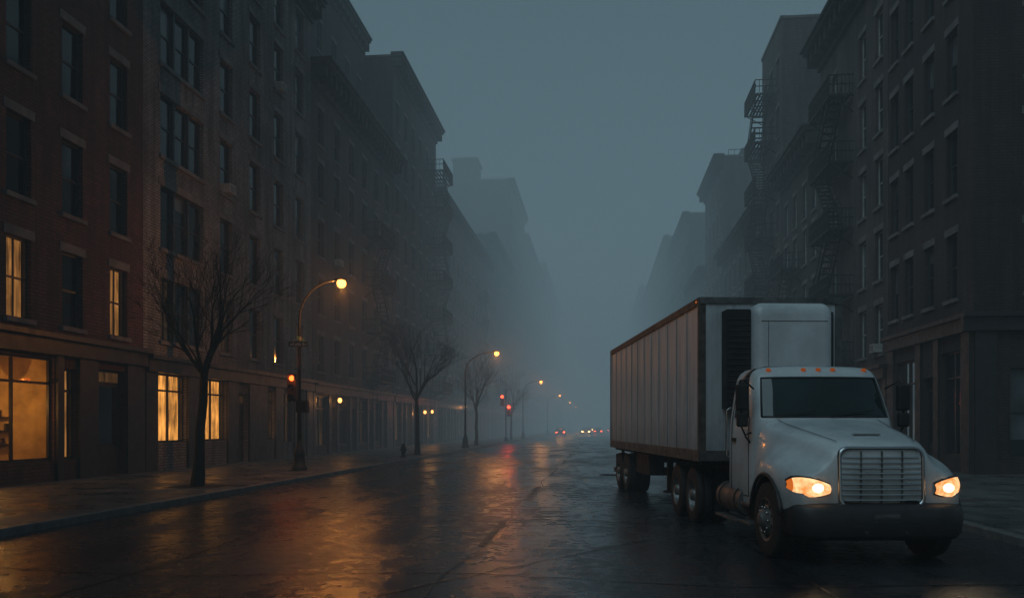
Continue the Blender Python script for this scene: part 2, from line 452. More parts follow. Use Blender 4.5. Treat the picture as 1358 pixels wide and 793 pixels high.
# left side
building('apartment_building','L',-22,8.0,22,'brick_dark',fill_cols(30,10),[4.7,8.2,11.7,15.2,18.6],seed=1)
A0=8.02
pA,FA=building('apartment_building','L',A0,27.73,22.5,'brick_red',[u-A0 for u in (9.6,11.95,14.3,16.65,19.1,21.45,23.8,26.25)],[4.75,8.15,11.7,15.2,18.6],wh=2.25,ww=1.0,
   front_ops=[(18.2-A0,22.95-A0,.75,3.75,'room',3),(23.3-A0,24.0-A0,.75,3.5,'litdim',1),(25.0-A0,26.6-A0,.15,3.6,'door','litfaint'),(11-A0,13.5-A0,.7,3.6,'dark'),(14.5-A0,16.8-A0,.7,3.6,'litfaint')],
   lits={(5,0):'litdim',(7,0):'litdim',(3,1):'litdim'},seed=2,shopz=4.4,blindp=.2)
room=empty('shop_interior',(-18,20.5,0)); mb=MB()
X1,X0=-16.25,-19.8
mb.face([(X0,17.8,.1),(X0,23.05,.1),(X0,23.05,3.9),(X0,17.8,3.9)],'interior')
mb.face([(X0,17.8,.1),(X1,17.8,.1),(X1,17.8,3.9),(X0,17.8,3.9)],'interior')
mb.face([(X0,23.05,.1),(X1,23.05,.1),(X1,23.05,3.9),(X0,23.05,3.9)],'interior')
mb.face([(X0,17.8,3.9),(X1,17.8,3.9),(X1,23.05,3.9),(X0,23.05,3.9)],'interior')
mb.face([(X0,17.8,.14),(X1,17.8,.14),(X1,23.05,.14),(X0,23.05,.14)],'interior'); mb.obj('room_walls',room,fixn=False)
mb=MB()
mb.box(-19.6,-19.1,18.2,20.6,.14,2.2,'shopframe'); mb.box(-18.6,-17.6,20.9,22.3,.8,.86,'shopframe')
for a,b in ((-18.5,21),(-17.7,21),(-18.5,22.2),(-17.7,22.2)): mb.box(a-.03,a+.03,b-.03,b+.03,.14,.8,'shopframe')
mb.box(-17.2,-16.9,18.4,19.4,.14,1.2,'shopframe')
mb.box(-19.79,-19.74,21.3,22.6,1.3,2.3,'shopframe')
for zz in (1.2,1.6,2.0): mb.box(-19.2,-17.4,22.8,23.04,zz,zz+.03,'bark')
for i in range(14): mb.box(-19.1+i*.12,-19.03+i*.12,22.85,22.98,1.23+.4*(i%3),1.40+.4*(i%3)+.03*(i%2),'bark' if i%2 else 'brick_red')
mb.obj('furniture',room,bevel=.01)
mb=MB(); mb.ell((-17.3,22.1,2.75),(.12,.12,.12),'bulb'); mb.tube([(-17.3,22.1,2.86),(-17.3,22.1,3.89)],.012,'iron'); mb.ell((-18.2,19.6,2.75),(.1,.1,.1),'bulb'); mb.tube([(-18.2,19.6,2.86),(-18.2,19.6,3.89)],.012,'iron'); mb.obj('pendant_lamps',room)
light('shop_light','POINT',(-17.3,21.8,2.45),44,(1,.45,.11),room)
light('shop_light_back','POINT',(-18.2,19.6,2.4),38,(1,.45,.11),room)

B0=27.75
rowsB=[4.9,8.3,11.7,15.1,18.5,21.7]
pB,FB=building('apartment_building','L',B0,44.95,25.2,'brick_grey',[(30.55-B0,3.3,3),34.3-B0,37.3-B0,40.2-B0,43.1-B0],rowsB,wh=2.3,ww=1.2,
   front_ops=[(28.6-B0,30.8-B0,1.15,3.7,'lit',2),(32.0-B0,34.3-B0,1.15,3.7,'lit',2),(35.4-B0,36.5-B0,.15,3.2,'door','litfaint'),(38.6-B0,39.6-B0,1.1,3.5,'lit',1),(40.6-B0,42.2-B0,.9,3.5,'litfaint',2),(43-B0,44-B0,.15,3.2,'door')],
   lits={(0,0,0):'litfaint',(1,0):'litfaint',(4,0):'litfaint'},seed=3,shopz=4.25,blindp=.2,corkey='trimdark')
ac_unit(pB,FB,34.3-B0,11.75); ac_unit(pB,FB,40.2-B0,18.55); ac_unit(pB,FB,34.1-B0,21.75)
C0=45
pC,FC=building('apartment_building','L',C0,63.0,22.0,'brick_brown',fill_cols(18,6,1.5),[4.9,8.2,11.5,14.8,17.9],wh=2.1,ww=1.0,seed=4,
   shopkinds=['litdim','litfaint','dark'],shopz=4.2,projs=1.25)
fire_escape(pC,FC,10.5,14.5,[4.9,8.2,11.5,14.8])
ac_unit(pC,FC,1.5+3,11.55)
building('apartment_tower','L',45.1,63.0,31.6,'brick_dark',fill_cols(18,6,1.5),[22.9,26.2],wh=2.0,x=-18.2,seed=5,shop=False,shopz=None,projs=.6,depth=13.5)
D0=63.3
pD,FD=building('apartment_building','L',D0,80.5,30.5,'brick_dark',fill_cols(17.2,6,1.5),[4.9,8.3,11.7,15.1,18.5,21.9,25.3],wh=2.1,ww=1.0,seed=6,shopkinds=['lit','litdim','dark'],shopz=4.2)
fire_escape(pD,FD,12,16.9,[5,8.4,11.8,15.2,18.6,22,25.4],1.75)
mb=MB(); mb.tube([(-19.5,64.2,30.2),(-19.5,64.2,32.0)],.16,'iron',10); mb.tube([(-19.5,64.2,32.0),(-19.5,64.2,32.2)],.26,'iron',10); mb.obj('roof_flue_pipe',pD)
pE,FE=building('apartment_building','L',80.7,121,25,'brick_brown',fill_cols(40,14,1.5),[4.9,8.3,11.7,15.1,18.5],wh=2.1,seed=7,shopkinds=['lit','litdim','dark'],shopz=4.2)
fire_escape(pE,FE,26,31,[5,8.4,11.8,15.2,18.6])
building('apartment_building','L',121.2,148,30,'brick_dark',fill_cols(26.8,9,1.5),[4.9,8.3,11.7,15.1,18.5,21.9,25.3],seed=8,shopkinds=['lit','litdim','dark'])
pF,FFF=building('apartment_tower','L',148.2,178,46,'brick_brown',fill_cols(29.8,9,1.5),[4.9+3.5*i for i in range(11)],seed=9,depth=26,shopkinds=['lit','litdim','dark'])
mb=MB(); mb.box(-27,-22.6,152,158,45.6,51,'brick_dark'); mb.box(-27.3,-22.3,151.7,158.3,51.003,51.4,'stone')
for u in range(10): mb.tube([(-21.5+.5*u,150,45.7),(-21.5+.5*u,150,47)],.03,'iron',5)
mb.tube([(-21.5,150,47),(-17,150,47)],.03,'iron',5)
mb.obj('roof_bulkhead',pF,fixn=True)
building('apartment_tower','L',178.2,235,43,'brick_dark',fill_cols(56,16,1.5),[4.9+3.5*i for i in range(10)],seed=10,depth=24)
building('apartment_tower','L',235.2,330,48,'brick_dark',fill_cols(94,22,1.5),[4.9+3.5*i for i in range(11)],seed=11,depth=24)
building('apartment_building','L',330.2,520,36,'brick_dark',fill_cols(190,30,1.5),[4.9+3.5*i for i in range(8)],seed=12,depth=24)
# right side
R0=29.4
pR1,FR1=building('apartment_building','R',R0,37.5,25,'brick_maroon',[1.65,3.7,5.75,7.4],[6.25,9.9,13.5,17.1,20.7],wh=2.3,ww=.9,seed=20,shopz=5.5,end_windows=True,depth=18,
   front_ops=[(.7,2.6,.7,4.4,'dark',2),(3.1,4.3,.15,3.6,'door'),(4.9,7.3,.7,4.4,'litdim',2)],fk='frame',blindp=.3)  # raised share of pale blind panes stands in for glints on the glass
FR1e=Frame((FR,R0,0),(1,0,0),(0,-1,0)); ac_unit(pR1,FR1e,2.2,6.3)
pR2,FR2=building('apartment_building','R',37.6,48.7,22.8,'brick_brown',[1.2,3.5,8.2,10.2],[5.0,8.3,11.6,14.9,18.2],wh=2.2,ww=1.0,seed=21,fk='framelight',shopz=4.4,projs=1.1,shopkinds=['litdim','dark'],blindp=.4)
fire_escape(pR2,FR2,4.9,8.9,[5,8.3,11.6,14.9,18.2]); ac_unit(pR2,FR2,1.2,5.05)
pR3,FR3=building('apartment_building','R',48.8,58.6,18.6,'brick_dark',[1.2,3.5,6.0,8.5],[5.0,8.3,11.6,14.4],wh=2.1,ww=1.0,seed=22,fk='framelight',projs=1.1)
fire_escape(pR3,FR3,4.2,8.2,[5,8.3,11.6])
pR4,FR4=building('apartment_building','R',58.8,65.6,29.8,'brick_brown',[1.2,3.4,5.6],[5.0,8.4,11.8,15.2,18.6,22,25.4],wh=2.1,seed=23,cor=False,end_windows=False)
fire_escape(pR4,FR4,1.6,6.0,[5,8.4,11.8,15.2,18.6,22,25.4],1.5)
building('apartment_building','R',65.8,85.6,18.6,'brick_dark',fill_cols(19.8,7,1.3),[5,8.3,11.6,14.6],seed=24,projs=1.0)
pR6,FR6=building('apartment_building','R',85.8,100.2,29,'brick_brown',fill_cols(14.4,5,1.3),[5+3.4*i for i in range(7)],seed=25,projs=1.0)
mb=MB()
for u in range(12): mb.tube([(13.2+.6*u,87,28.6),(13.2+.6*u,87,30.1)],.03,'iron',5)
mb.tube([(13.2,87,30.1),(19.8,87,30.1)],.04,'iron',5); mb.box(15,18,90,93,28.5,31.2,'brick_dark'); mb.obj('roof_rail_and_bulkhead',pR6)
building('apartment_building','R',100.4,118,20.5,'brick_dark',fill_cols(17.6,6,1.3),[5+3.4*i for i in range(4)],seed=26)
building('apartment_building','R',118.2,152,31.5,'brick_dark',fill_cols(33,11,1.3),[5+3.4*i for i in range(7)],seed=27)
building('apartment_tower','R',152.2,240,36,'brick_dark',fill_cols(88,20,1.3),[5+3.4*i for i in range(9)],seed=28)
building('apartment_tower','R',240.2,520,42,'brick_dark',fill_cols(280,40,1.3),[5+3.4*i for i in range(10)],seed=29)

# ---------------------------------------------------------------- wall lamps
def wall_lamp(x,y,z,side,P=16):
    p=empty('wall_lamp',(x,y,z)); mb=MB(); s=1 if side=='L' else -1
    mb.tube([(x,y,z+.1),(x+s*.25,y,z+.2),(x+s*.35,y,z+.14)],.02,'iron',6); mb.box(x-.02,x+.03,y-.06,y+.06,z-.02,z+.2,'iron')
    mb.obj('bracket',p); mb=MB(); mb.ell((x+s*.35,y,z),(.13,.13,.15),'bulb',10); mb.obj('globe',p)
    light('bulb_light','POINT',(x+s*.62,y,z-.1),P,(1,.42,.11),p)
for y,z in ((48.5,3.3),(73,3.0),(76.2,3.1),(95.5,4.0)): wall_lamp(-15.85,y,z,'L')

# ---------------------------------------------------------------- street lamps
def street_lamp(x,y,h,arm,P,parts=True):
    p=empty('street_lamp',(x,y,.13)); mb=MB(); z0=.13
    mb.lathe((x,y,z0),(0,0,1),[(.30,0),(.30,.12),(.24,.18),(.20,.55),(.22,.6),(.16,.75),(.10,.95),(.085,1.1)],'lamp_metal',8)
    pts=[(x,y,z0+1.05),(x,y,h-1.3)]; rr=[.08,.055]
    for i in range(1,9):
        t=i/8; pts.append((x+arm*(1-math.cos(t*math.pi/2))*.98,y,h-1.3+1.45*math.sin(t*math.pi/2))); rr.append(.05-.015*t)
    mb.tube(pts,rr,'lamp_metal',8); mb.obj('pole_and_arm',p)
    mb=MB(); mb.ell((x+arm+.1,y,h+.17),(.27,.12,.06),'lamp_metal'); mb.obj('lamp_head',p)
    mb=MB(); mb.ell((x+arm+.15,y,h+.03),(.17,.17,.17),'lampglow'); mb.obj('lens',p)
    light('lamp_light','POINT',(x+arm+.15,y,h-.25),P,(1,.34,.06),p)
    return p
street_lamp(-11.0,29.6,6.95,1.45,330)
for y,h in ((61,7.1),(108,7.5),(160,7.6),(215,7.8),(275,8)):
    street_lamp(-9.9,y,h,2.2,330 if y<200 else 300)
street_lamp(6.9,190,7.6,-1.6,250)

def signal(name,x,y,z,key,n=3,lit_i=0):
    p=empty(name,(x,y,z)); mb=MB()
    mb.box(x-.17,x+.17,y-.12,y+.12,z-.34*n/2,z+.34*n/2,'iron'); mb.tube([(x,y+.1,z),(x,y+.35,z)],.03,'iron',6)
    mb.obj('housing',p,bevel=.02); mb=MB(); mg=MB()
    for i in range(n):
        zc=z+.34*(n/2-.5-i)
        (mg if i==lit_i else mb).lathe((x,y-.121,zc),(0,-1,0),[(.1,0),(.085,.02),(0,.035)],key if i==lit_i else 'glass',14)
        rows=[[(x+.13*math.cos(t),y-.121-q,zc+.13*math.sin(t)) for t in [math.pi*(-.1+1.2*j/8) for j in range(9)]] for q in (0,.12)]
        mb.grid(rows,'iron',smooth=True)
    mb.obj('visors',p); mg.obj('lit_lens',p)
    return p
s1=signal('traffic_signal',-11.1,29.22,3.15,'amber',3,0)
light('signal_glow','POINT',(-11.1,28.8,3.5),10,(1,.14,.02),s1)
def signal_pole(x,y,heads):
    p=empty('traffic_signal_pole',(x,y,.13)); mb=MB()
    mb.lathe((x,y,.13),(0,0,1),[(.2,0),(.2,.3),(.1,.5),(.07,.6),(.06,5.6),(0,5.65)],'lamp_metal',10); mb.obj('pole',p)
    mb=MB(); mg=MB()
    for dx,z in heads:
        mb.box(x+dx-.2,x+dx+.2,y-.45,y-.15,z-.6,z+.6,'iron'); mb.tube([(x,y,z),(x+dx,y-.2,z)],.03,'iron')
        mg.ell((x+dx,y-.47,z+.38),(.17,.06,.17),'red',10); 
        for q in (0,-.38): mb.ell((x+dx,y-.46,z+q),(.12,.04,.12),'glass',10)
    mb.obj('signal_heads',p); mg.obj('red_lenses',p)
    dx,z=heads[0]; light('signal_glow','POINT',(x+dx,y-.8,z+.38),90,(1,.05,.02),p)
signal_pole(-9.9,88,[(.35,3.4),(-.35,4.5)])
M['signgreen']=simple('street_sign_enamel',(.03,.07,.05),.4,var=.2)
M['signwhite']=simple('sign_letter_white',(.4,.42,.4),.5,var=.1)
p=empty('street_name_sign',(-11,29.6,4.75)); mb=MB(); mb.box(-11.36,-10.62,29.46,29.485,4.66,4.86,'signgreen')
for i,u in enumerate((-11.28,-11.2,-11.1,-11.02,-10.94,-10.82,-10.74)): mb.box(u,u+.05,29.455,29.4585,4.71,4.71+(.1 if i%2 else .07),'signwhite')
mb.box(-10.98,-10.96,29.2,30.1,4.88,5.04,'signgreen'); mb.tube([(-11,29.6,4.6),(-11,29.6,5.05)],.085,'lamp_metal',8); mb.obj('sign_plates',p)
p=empty('pedestrian_signal',(-10.75,29.4,2.4)); mb=MB(); mb.box(-10.98,-10.56,29.2,29.44,2.25,2.68,'iron'); mb.box(-10.93,-10.61,29.19,29.198,2.3,2.63,'glass'); mb.tube([(-11,29.6,2.5),(-10.8,29.42,2.5)],.03,'iron'); mb.obj('housing',p,bevel=.02)
p=empty('fire_hydrant',(-10.2,42.6,.13)); mb=MB()
mb.lathe((-10.2,42.6,.13),(0,0,1),[(.17,0),(.17,.05),(.11,.07),(.11,.48),(.14,.5),(.14,.54),(.11,.56),(.09,.66),(.04,.72),(0,.74)],'iron',14)
mb.tube([(-10.38,42.6,.52),(-10.02,42.6,.52)],.05,'iron'); mb.tube([(-10.2,42.42,.45),(-10.2,42.6,.45)],.065,'iron'); mb.obj('barrel_and_caps',p)

# ---------------------------------------------------------------- trees
def tree(x,y,h,seed,r0=.13,lean=0,fork=.42,L0=.2,spread=1.0):
    rs=random.Random(seed); p=empty('bare_tree',(x,y,.13)); mb=MB()
    def br(pos,d,L,r,depth):
        n=5 if depth<3 else 3; pts=[pos.copy()]; rr=[r]; q=pos.copy(); dd=d.copy()
        kids=[]
        for i in range(n):
            dd=(dd+Vector((rs.gauss(0,.12),rs.gauss(0,.12),rs.gauss(.07,.08)))).normalized()
            q=q+dd*L/n; pts.append(q.copy()); rr.append(r*(1-.5*(i+1)/n) if depth<5 else r*(1-.75*(i+1)/n)); kids.append((q.copy(),dd.copy(),rr[-1]))
        mb.tube(pts,rr,'bark',8 if depth<2 else (5 if depth<4 else 3),caps=False)
        if depth>=6: return
        nk=[0,4,3,3,3,2][depth] if depth else 0
        for j in range(nk+1):
            kq,kd,kr=kids[-1] if j==0 else kids[rs.randrange(1,n)] if n>2 else kids[-1]
            ang=(rs.uniform(.3,.75) if j else rs.uniform(.05,.25))*spread; az=rs.uniform(0,2*math.pi)
            a=kd.orthogonal().normalized(); b=kd.cross(a)
            nd=(kd*math.cos(ang)+(a*math.cos(az)+b*math.sin(az))*math.sin(ang)); nd.z=max(nd.z,-.05); nd.normalize()
            br(kq,nd,L*rs.uniform(.6,.85),max(kr*rs.uniform(.6,.8),.006),depth+1)
    base=Vector((x,y,.1)); top=Vector((x+lean,y,h*fork))
    pts=[base+(top-base)*t+Vector((rs.gauss(0,.025),rs.gauss(0,.025),0)) for t in (0,.25,.5,.75,1)]
    mb.tube(pts,[r0*1.5,r0*1.05,r0*.95,r0*.85,r0*.8],'bark',10,caps=False)
    for j in range(5):
        az=j*2*math.pi/5+rs.uniform(-.4,.4); tl=.12 if j==0 else rs.uniform(.4,.75)*spread
        st=pts[-1] if j<3 else pts[-2]+(pts[-1]-pts[-2])*rs.random()
        br(st,Vector((math.cos(az)*math.sin(tl),math.sin(az)*math.sin(tl),math.cos(tl))),h*(L0*1.15 if j==0 else L0),r0*(.68 if j<2 else .45),2)
    mb.obj('trunk_and_branches',p,fixn=False)
    mb=MB(); mb.box(x-.7,x+.7,y-.7,y+.7,.1,.138,'soil'); mb.obj('tree_pit',p)
tree(-10.75,21.4,6.9,5,.135,.12,.46,.19,.95)
tree(-10.3,46.3,7.8,8,.13)
tree(-10.4,70,8,11); tree(-10.4,98,8,13)
tree(8.2,70,7.5,15); tree(8.2,95,8,16)

# ---------------------------------------------------------------- cars far away
M['carpaint']=simple('dark_car_paint',(.05,.055,.06),.3,metal=.4,coat=.6)
M['tyre']=simple('tyre_rubber',(.018,.018,.018),.75,var=.3,scale=12,bump=.2)
M['headlamp']=emis('car_headlamp_glow',(1,.45,.16),40)
M['tail']=emis('car_tail_glow',(1,.08,.03),20)
def car(x,y,away,P=0):
    p=empty('distant_car',(x,y,0)); mb=MB()
    s=1 if not away else -1
    prof=[(-2.2,.35),(-2.25,.62),(-2.0,.82),(-1.1,.95),(-.45,1.38),(.9,1.42),(1.55,1.0),(2.15,.92),(2.22,.5),(2.1,.32)]
    rows=[]
    for w in (-.9,-.86,-.7,.7,.86,.9):
        k=1 if abs(w)<.8 else (.97 if abs(w)<.88 else .93)
        rows.append([(x+w*(1 if zz<1 else .82),y+s*yy*k,zz*k+.02) for yy,zz in prof])
    mb.grid(rows,'carpaint',closed=True,caps=True); mb.obj('body',p)
    mb=MB()
    for sx in (-1,1):
        for yy in (-1.35,1.35): mb.lathe((x+sx*.8,y+yy,.33),(sx,0,0),[(0,-.1),(.33,-.1),(.33,.1),(.2,.12),(0,.08)],'tyre',16)
    mb.obj('wheels',p); mb=MB()
    yf=y-2.26
    for sx in (-.66,.66): mb.ell((x+sx,yf,.68),(.16,.08,.1),'tail' if away else 'headlamp',10)
    mb.obj('lamps',p)
    if P: light('headlamp_light','POINT',(x,yf-.5,.7),P,(1,.5,.2),p)
car(-2.6,165,False,150); car(-3.4,205,False); car(-.2,180,True); car(3.1,228,True); car(-6.9,150,True); car(-2.8,255,False,200)

# ---------------------------------------------------------------- TRUCK
k=N('white_truck_paint'); o=k.obj()
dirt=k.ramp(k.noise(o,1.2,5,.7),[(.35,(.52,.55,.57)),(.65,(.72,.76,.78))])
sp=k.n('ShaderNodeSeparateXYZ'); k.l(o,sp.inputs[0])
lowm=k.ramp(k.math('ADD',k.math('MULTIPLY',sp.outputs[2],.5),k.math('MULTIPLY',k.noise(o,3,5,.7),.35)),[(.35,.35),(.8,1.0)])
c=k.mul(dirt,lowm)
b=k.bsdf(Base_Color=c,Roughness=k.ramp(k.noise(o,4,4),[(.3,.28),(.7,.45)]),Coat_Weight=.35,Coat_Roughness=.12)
k.bump(b,k.noise(o,1.4,2),.06,.02)
M['paint']=k.m
k=N('trailer_panel_white'); o=k.obj()
mp=k.n('ShaderNodeMapping'); mp.inputs['Scale'].default_value=(3,3,.35); k.l(o,mp.inputs[0])
st=k.ramp(k.noise(mp.outputs[0],2,5,.7),[(.3,(.38,.42,.45)),(.65,(.60,.66,.70))])
sp=k.n('ShaderNodeSeparateXYZ'); k.l(o,sp.inputs[0])
lowm=k.ramp(k.math('ADD',k.math('MULTIPLY',sp.outputs[2],.3),k.math('MULTIPLY',k.noise(o,2,5,.7),.4)),[(.5,.5),(.8,1.0)])
b=k.bsdf(Base_Color=k.mul(st,lowm),Roughness=.42)
k.bump(b,k.noise(o,.8,2),.15,.03)
M['trailer']=k.m
M['chrome']=simple('dull_chrome',(.55,.56,.57),.22,metal=1,var=.15)
M['alu']=simple('aluminium_rail',(.14,.14,.14),.5,metal=.5,var=.4,scale=5)
M['rust']=simple('grimy_rail',(.10,.082,.072),.65,metal=.2,var=.5,scale=6)
M['plastic']=simple('black_bumper_plastic',(.026,.028,.030),.5,var=.3,scale=5,bump=.15)
M['chassis']=simple('chassis_black',(.015,.015,.015),.7,var=.4)
M['rim']=simple('steel_rim',(.22,.22,.22),.45,metal=.6,var=.4,scale=9)
M['cabglass']=glass('windscreen_glass',(.012,.026,.028),.05)
k=N('lit_headlamp_lens'); o=k.obj(); 
wv=k.noise(o,11,3)
e=k.n('ShaderNodeEmission'); k.l(k.ramp(wv,[(.35,(.8,.25,.06)),(.65,(1,.62,.30))]),e.inputs[0]); e.inputs[1].default_value=1.4
k.l(e.outputs[0],k.out.inputs['Surface']); M['hl']=k.m
M['hlcore']=emis('headlamp_bulb',(1,.70,.42),2.6)
M['turn']=emis('amber_turn_lens',(1,.22,.03),.6)

T=empty('box_trailer_truck',(3.375,11.62,0),rad(7.8),world=False)
secs=[
(-.84,[(.98,.60),(1.00,.80),(.98,1.00),(.88,1.13),(.68,1.22),(.60,1.38),(.50,1.49),(0,1.53)]),
(-.74,[(1.06,.60),(1.08,.82),(1.06,1.04),(.94,1.19),(.72,1.28),(.64,1.45),(.53,1.55),(0,1.585)]),
(-.58,[(1.12,.62),(1.14,.85),(1.12,1.12),(.99,1.25),(.76,1.34),(.69,1.50),(.57,1.59),(0,1.62)]),
(-.42,[(1.15,.92),(1.17,1.02),(1.14,1.18),(1.01,1.30),(.80,1.39),(.73,1.535),(.60,1.62),(0,1.65)]),
(-.15,[(1.17,1.09),(1.185,1.16),(1.14,1.29),(1.01,1.37),(.84,1.46),(.78,1.59),(.64,1.67),(0,1.70)]),
(.15,[(1.17,1.09),(1.18,1.17),(1.12,1.31),(1.01,1.40),(.89,1.51),(.83,1.64),(.68,1.72),(0,1.75)]),
(.42,[(1.15,.92),(1.165,1.06),(1.09,1.28),(1.01,1.41),(.93,1.55),(.87,1.69),(.72,1.77),(0,1.80)]),
(.58,[(1.12,.66),(1.13,.95),(1.06,1.24),(1.01,1.42),(.96,1.58),(.90,1.72),(.74,1.805),(0,1.835)]),
(.80,[(1.07,.60),(1.06,.9),(1.04,1.22),(1.02,1.43),(.98,1.61),(.93,1.76),(.76,1.85),(0,1.875)]),
]
mb=MB(); rows=[]
for y,pf in secs:
    L=[(-x,y,z) for x,z in pf]; R=[(x,y,z) for x,z in pf[:-1]][::-1]
    rows.append(L+R)
fr=[(x*.95,y-.035,z-.03*(z-.6)) for x,y,z in rows[0]]
rows=[fr]+rows
mb.grid(rows,'paint')
i0=len(mb.v); mb.v+=[(x,y,z) for x,y,z in fr]
n=len(fr)
for j in range(n//2):
    a,b=i0+j,i0+j+1; c_,d_=i0+n-2-j,i0+n-1-j
    if b==c_: mb.f.append((a,b,d_))
    else: mb.f.append((a,b,c_,d_))
    mb.mi.append(0); mb.sm.append(False)
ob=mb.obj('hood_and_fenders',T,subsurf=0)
m=ob.modifiers.new('w','WELD'); m.merge_threshold=.001
m=ob.modifiers.new('s','SUBSURF'); m.levels=2; m.render_levels=2
mb=MB()
for s in (-1,1):
    mb.tube([(s*x,y,z) for y,x,z in [(-.72,.50,1.562),(-.42,.57,1.622),(-.15,.61,1.672),(.15,.65,1.722),(.42,.69,1.772),(.74,.73,1.842)]],.005,'alu',5)
mb.box(-.17,.17,-.50,-.42,1.635,1.655,'chrome')
mb.obj('hood_seams_and_badge',T)
mb=MB()
for s in (-1,1):
    pts=[(s*1.165,.61*math.cos(t),.5+.61*math.sin(t)) for t in [math.pi*(.06+.88*j/16) for j in range(17)]]
    mb.tube(pts,.028,'plastic',8)
    rows=[[(s*xx,.58*math.cos(t),.5+.58*math.sin(t)) for t in [math.pi*j/16 for j in range(17)]] for xx in (1.15,.6)]
    mb.grid(rows,'chassis')
mb.obj('wheel_arches',T)
# grille
mb=MB()
def gp(x,z): return (x,-.892+.05*(z-.8)+.09*abs(x)**2,z)
def rr(hw,z0,z1,r,n=6,off=0):
    pts=[]
    for cx,cz,a0 in ((hw-r,z1-r,0),(-hw+r,z1-r,90),(-hw+r,z0+r,180),(hw-r,z0+r,270)):
        for j in range(n+1):
            t=rad(a0+90*j/n); x=cx+r*math.cos(t); z=cz+r*math.sin(t); 
            q=gp(x,z); pts.append((q[0],q[1]-off,q[2]))
    return pts
outer=rr(.55,.72,1.50,.13,6,.0); ring2=rr(.545,.725,1.495,.13,6,.045); ring3=rr(.51,.76,1.46,.11,6,.045); inner=rr(.505,.765,1.455,.11,6,.0)
mb.grid([outer,ring2,ring3,inner],'chrome',closed=True)
i=len(mb.v); mb.v+=inner; mb.f.append(tuple(range(i,i+len(inner)))); mb.mi.append(mb.mat('chassis')); mb.sm.append(False)
for j in range(9):
    z=.83+j*.066; hw=.50 if 0<j<8 else .475
    for a in range(8):
        x0=-hw+2*hw*a/8; x1=-hw+2*hw*(a+1)/8
        q0=gp(x0,z); q1=gp(x1,z)
        mb.hexa([(x0,q0[1]-.035,z),(x1,q1[1]-.035,z),(x1,q1[1]-.004,z+.008),(x0,q0[1]-.004,z+.008),(x0,q0[1]-.03,z+.014),(x1,q1[1]-.03,z+.014),(x1,q1[1]-.004,z+.019),(x0,q0[1]-.004,z+.019)],'chrome')
for x in (-.26,0,.26):
    q=gp(x,1.1); mb.box(x-.006,x+.006,q[1]-.028,q[1]-.002,.79,1.44,'alu')
mb.obj('grille',T)
# headlamps
for s in (-1,1):
    mb=MB(); me_=MB(); mh=MB()
    rows=[];rows2=[]
    path=[(.66,-.935,.0),(.78,-.93,.02),(.90,-.905,.045),(1.0,-.845,.07),(1.07,-.75,.10),(1.11,-.65,.13)]
    for k2,(x,y,l) in enumerate(path):
        hh=[.06,.10,.12,.12,.10,.04][k2]; zc=.97+l*.35
        rows.append([(s*x,y-.012+.05*abs(q)**2,zc+hh*q) for q in (-1,-.75,-.35,0,.35,.75,1)])
        rows2.append([(s*x,y+.02+.05*abs(q)**2,zc+(hh+.02)*q) for q in (-1,-.75,-.35,0,.35,.75,1)])
    me_.grid(rows,'hl',keyf=lambda a,b:'turn' if a>=4 else 'hl'); mb.grid(rows2,'plastic')
    mb.obj('headlamp_bezel',T,fixn=False); me_.obj('headlamp_lens',T,subsurf=1,fixn=False)
    mh.ell((s*.82,-.935,.985),(.075,.02,.06),'hlcore'); mh.obj('headlamp_bulb',T)
    light('headlamp_beam','SPOT',(s*.86,-1.05,.97),9,(1,.7,.4),T,rot=(rad(80),0,rad(180)),spot_size=rad(90),spot_blend=.8)
# bumper
mb=MB(); rows=[]
for hw,y,z,rc in ((1.02,-.93,.36,.34),(1.06,-.97,.42,.34),(1.08,-.99,.60,.34),(1.07,-.98,.70,.34),(1.05,-.94,.75,.32),(.99,-.86,.765,.28)):
    pts=[(-hw-.03,-.50,z)]
    for j in range(7):
        t=rad(90*j/6); pts.append((-hw+rc*(1-math.cos(t)),y+rc*(1-math.sin(t))*.9,z))
    pts+= [(-.4,y-.015,z),(0,y-.02,z),(.4,y-.015,z)]
    for j in range(6,-1,-1):
        t=rad(90*j/6); pts.append((hw-rc*(1-math.cos(t)),y+rc*(1-math.sin(t))*.9,z))
    pts.append((hw+.03,-.50,z)); rows.append(pts)
mb.grid(rows,'plastic'); o_=mb.obj('bumper',T,fixn=False)
o_.modifiers.new('so','SOLIDIFY').thickness=-.03
mb=MB()
mb.box(-.42,.42,-1.022,-.98,.48,.68,'chassis'); 
for z in (.52,.58,.64): mb.box(-.41,.41,-1.029,-1.023,z-.01,z+.01,'plastic')
for s in (-1,1):
    a,b=sorted((s*.5,s*.72)); mb.box(a,b,-1.012,-.98,.46,.58,'chassis'); 
    mb.tube([(s*.25,-1.03,.44),(s*.25,-.9,.44)],.025,'plastic',8)
mb.box(-.16,.16,-1.036,-1.030,.57,.67,'alu')
mb.obj('bumper_vents_and_plate',T,bevel=.008)
